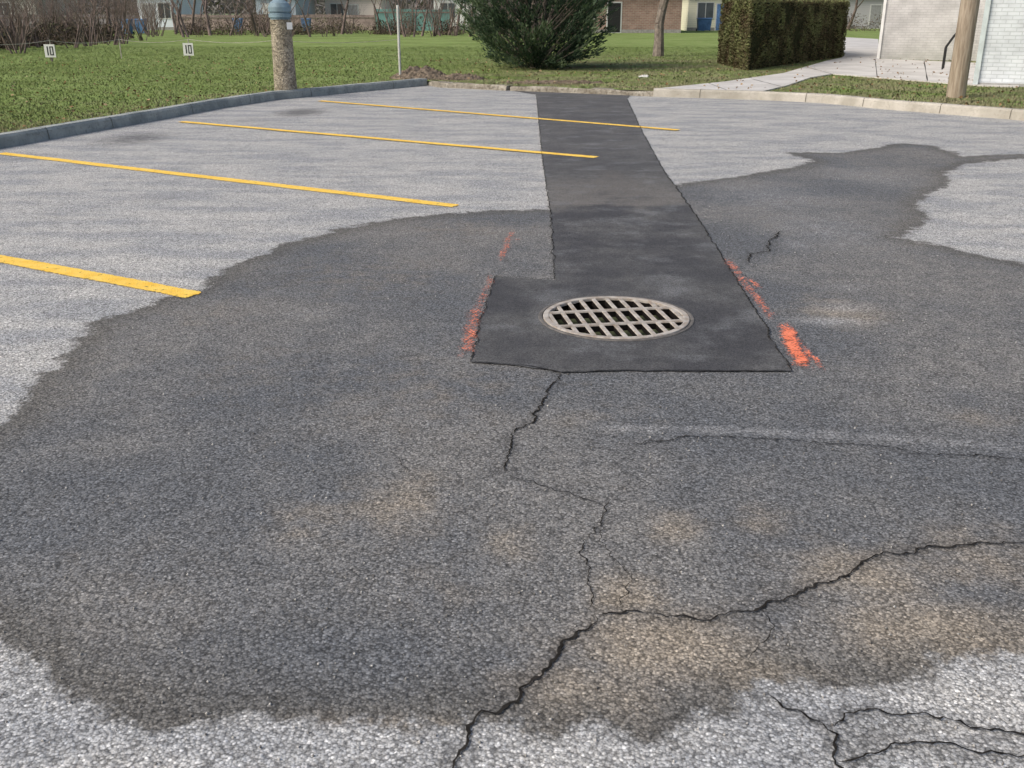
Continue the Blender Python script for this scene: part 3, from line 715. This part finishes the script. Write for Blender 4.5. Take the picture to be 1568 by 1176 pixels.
scatter('distant_trees',it,simple('distant_bark',(.17,.155,.15),.95,.2,2,0))
C=[];D=[];T=[]
def clump(cx,cy,rx,h,n,t0):
    for k in range(n):
        d=np.random.normal(size=3); d/=np.linalg.norm(d); r=random.random()**.4
        lump=1+.3*mnoise.noise(Vector((d[0]*2+cx,d[1]*2+cy,d[2]*2)))
        C.append((cx+d[0]*rx*r*lump,cy+d[1]*rx*r*lump,LH+abs(d[2])*h*r*lump)); D.append(d+np.random.normal(size=3)*.6); T.append(t0+random.gauss(0,.15)+.3*d[2]*r)
np.random.seed(2)
for i in range(34):
    px=random.uniform(-120,880); py=random.uniform(50.5,54); q=G(px,py,LH); clump(q[0],q[1],random.uniform(.7,2.2),random.uniform(.5,1.7),600,random.choice((.2,.4,.6)))
for i in range(20):
    px=random.uniform(-150,200); py=random.uniform(60,76)-max(0,px*.06); q=G(px,py,LH); clump(q[0],q[1],random.uniform(.8,1.8),random.uniform(.4,1.1),900,random.choice((.05,.2,.35)))
for i in range(6):
    px=random.uniform(1100,1420); py=random.uniform(44,48); q=G(px,py,LH); clump(q[0],q[1],random.uniform(1,2),random.uniform(.8,1.6),600,.4)
leaf_mesh('distant_shrubs',np.array(C),np.array(D),.16,.06,np.clip(T,0,1),leafmat('shrub_leaves',(.06,.045,.036),(.13,.10,.075),(.16,.18,.085)))
n=40000; an=rng.uniform(-1.0,1.0,n); R_=rng.uniform(112,160,n); z=rng.uniform(0,1,n)**1.2*9
C=np.column_stack([R_*np.sin(an),R_*np.cos(an),z]); leaf_mesh('distant_tree_twigs',C,rng.normal(size=(n,3))+np.array([0,0,.8]),rng.uniform(.6,1.5,n),rng.uniform(.10,.3,n),rng.uniform(0,1,n),leafmat('twig_haze',(.10,.085,.08),(.17,.155,.15),(.26,.25,.24)))

n=1300; y=rng.uniform(13,34,n); x=(rng.random(n)-.45)*y*1.1; p=np.stack([x,y],1); ok=~inside(p,offset(LOTEDGE,.19)+[(24,-14),(-14,-14)]); p=p[ok]; n=len(p)
leaf_mesh('fallen_leaves',np.column_stack([p,np.full(n,LH+.04)]),np.column_stack([rng.normal(size=(n,2)),rng.normal(size=n)*.2]),rng.uniform(.04,.08,n),rng.uniform(.03,.05,n),rng.random(n),leafmat('dry_leaves',(.12,.07,.03),(.25,.16,.08),(.4,.3,.18)))
n=2600; y=1.5+rng.random(n)**1.6*9; x=(rng.random(n)-.5)*(y*1.2+1); p=np.stack([x,y],1); ok=~inside(p,TR); p=p[ok]; n=len(p)
s=rng.uniform(.0018,.0048,n); octv=np.array([(1,0,0),(0,1,0),(-1,0,0),(0,-1,0),(0,0,1),(0,0,-1)],float); octf=np.array([(0,1,4),(1,2,4),(2,3,4),(3,0,4),(1,0,5),(2,1,5),(3,2,5),(0,3,5)])
V=(octv[None]*s[:,None,None]*rng.uniform(.6,1.3,(n,6,1))+np.column_stack([p,np.full(n,.003)])[:,None,:]).reshape(-1,3); Fc=(octf[None]+6*np.arange(n)[:,None,None]).reshape(-1,3)
mk_np('loose_gravel',V,Fc,leafmat('grit',(.12,.11,.10),(.30,.29,.27),(.55,.53,.5)),dict(tone=np.repeat(rng.random(n),6)))

# ------------------------------------------------------------------ light, sky, camera
w=bpy.data.worlds.new('World'); scene.world=w; w.use_nodes=True; nt=w.node_tree
sky=nt.nodes.new('ShaderNodeTexSky'); sky.sky_type='NISHITA'; sky.sun_disc=False; EL=math.radians(42); AZ=math.radians(-118)
sky.sun_elevation=EL; sky.sun_rotation=AZ; sky.air_density=1.0; sky.dust_density=4.5; sky.ozone_density=1.0
nt.links.new(sky.outputs[0],nt.nodes['Background'].inputs[0]); nt.nodes['Background'].inputs[1].default_value=.15
sl=bpy.data.lights.new('sun','SUN'); sl.energy=2.0; sl.angle=math.radians(34); sl.color=(1,.96,.88)
so=link(bpy.data.objects.new('sun',sl)); dv=Vector((math.sin(AZ)*math.cos(EL),math.cos(AZ)*math.cos(EL),math.sin(EL))); so.rotation_euler=dv.to_track_quat('Z','Y').to_euler()
cam=bpy.data.cameras.new('camera'); cam.sensor_width=36; cam.lens=36*F/1568; cam.clip_end=5000; cam.clip_start=.05
co=link(bpy.data.objects.new('camera',cam)); co.location=(0,0,CAMH); co.rotation_euler=(math.radians(90)-P,0,0); scene.camera=co
scene.view_settings.view_transform='Standard'; scene.view_settings.look='None'; scene.view_settings.exposure=0
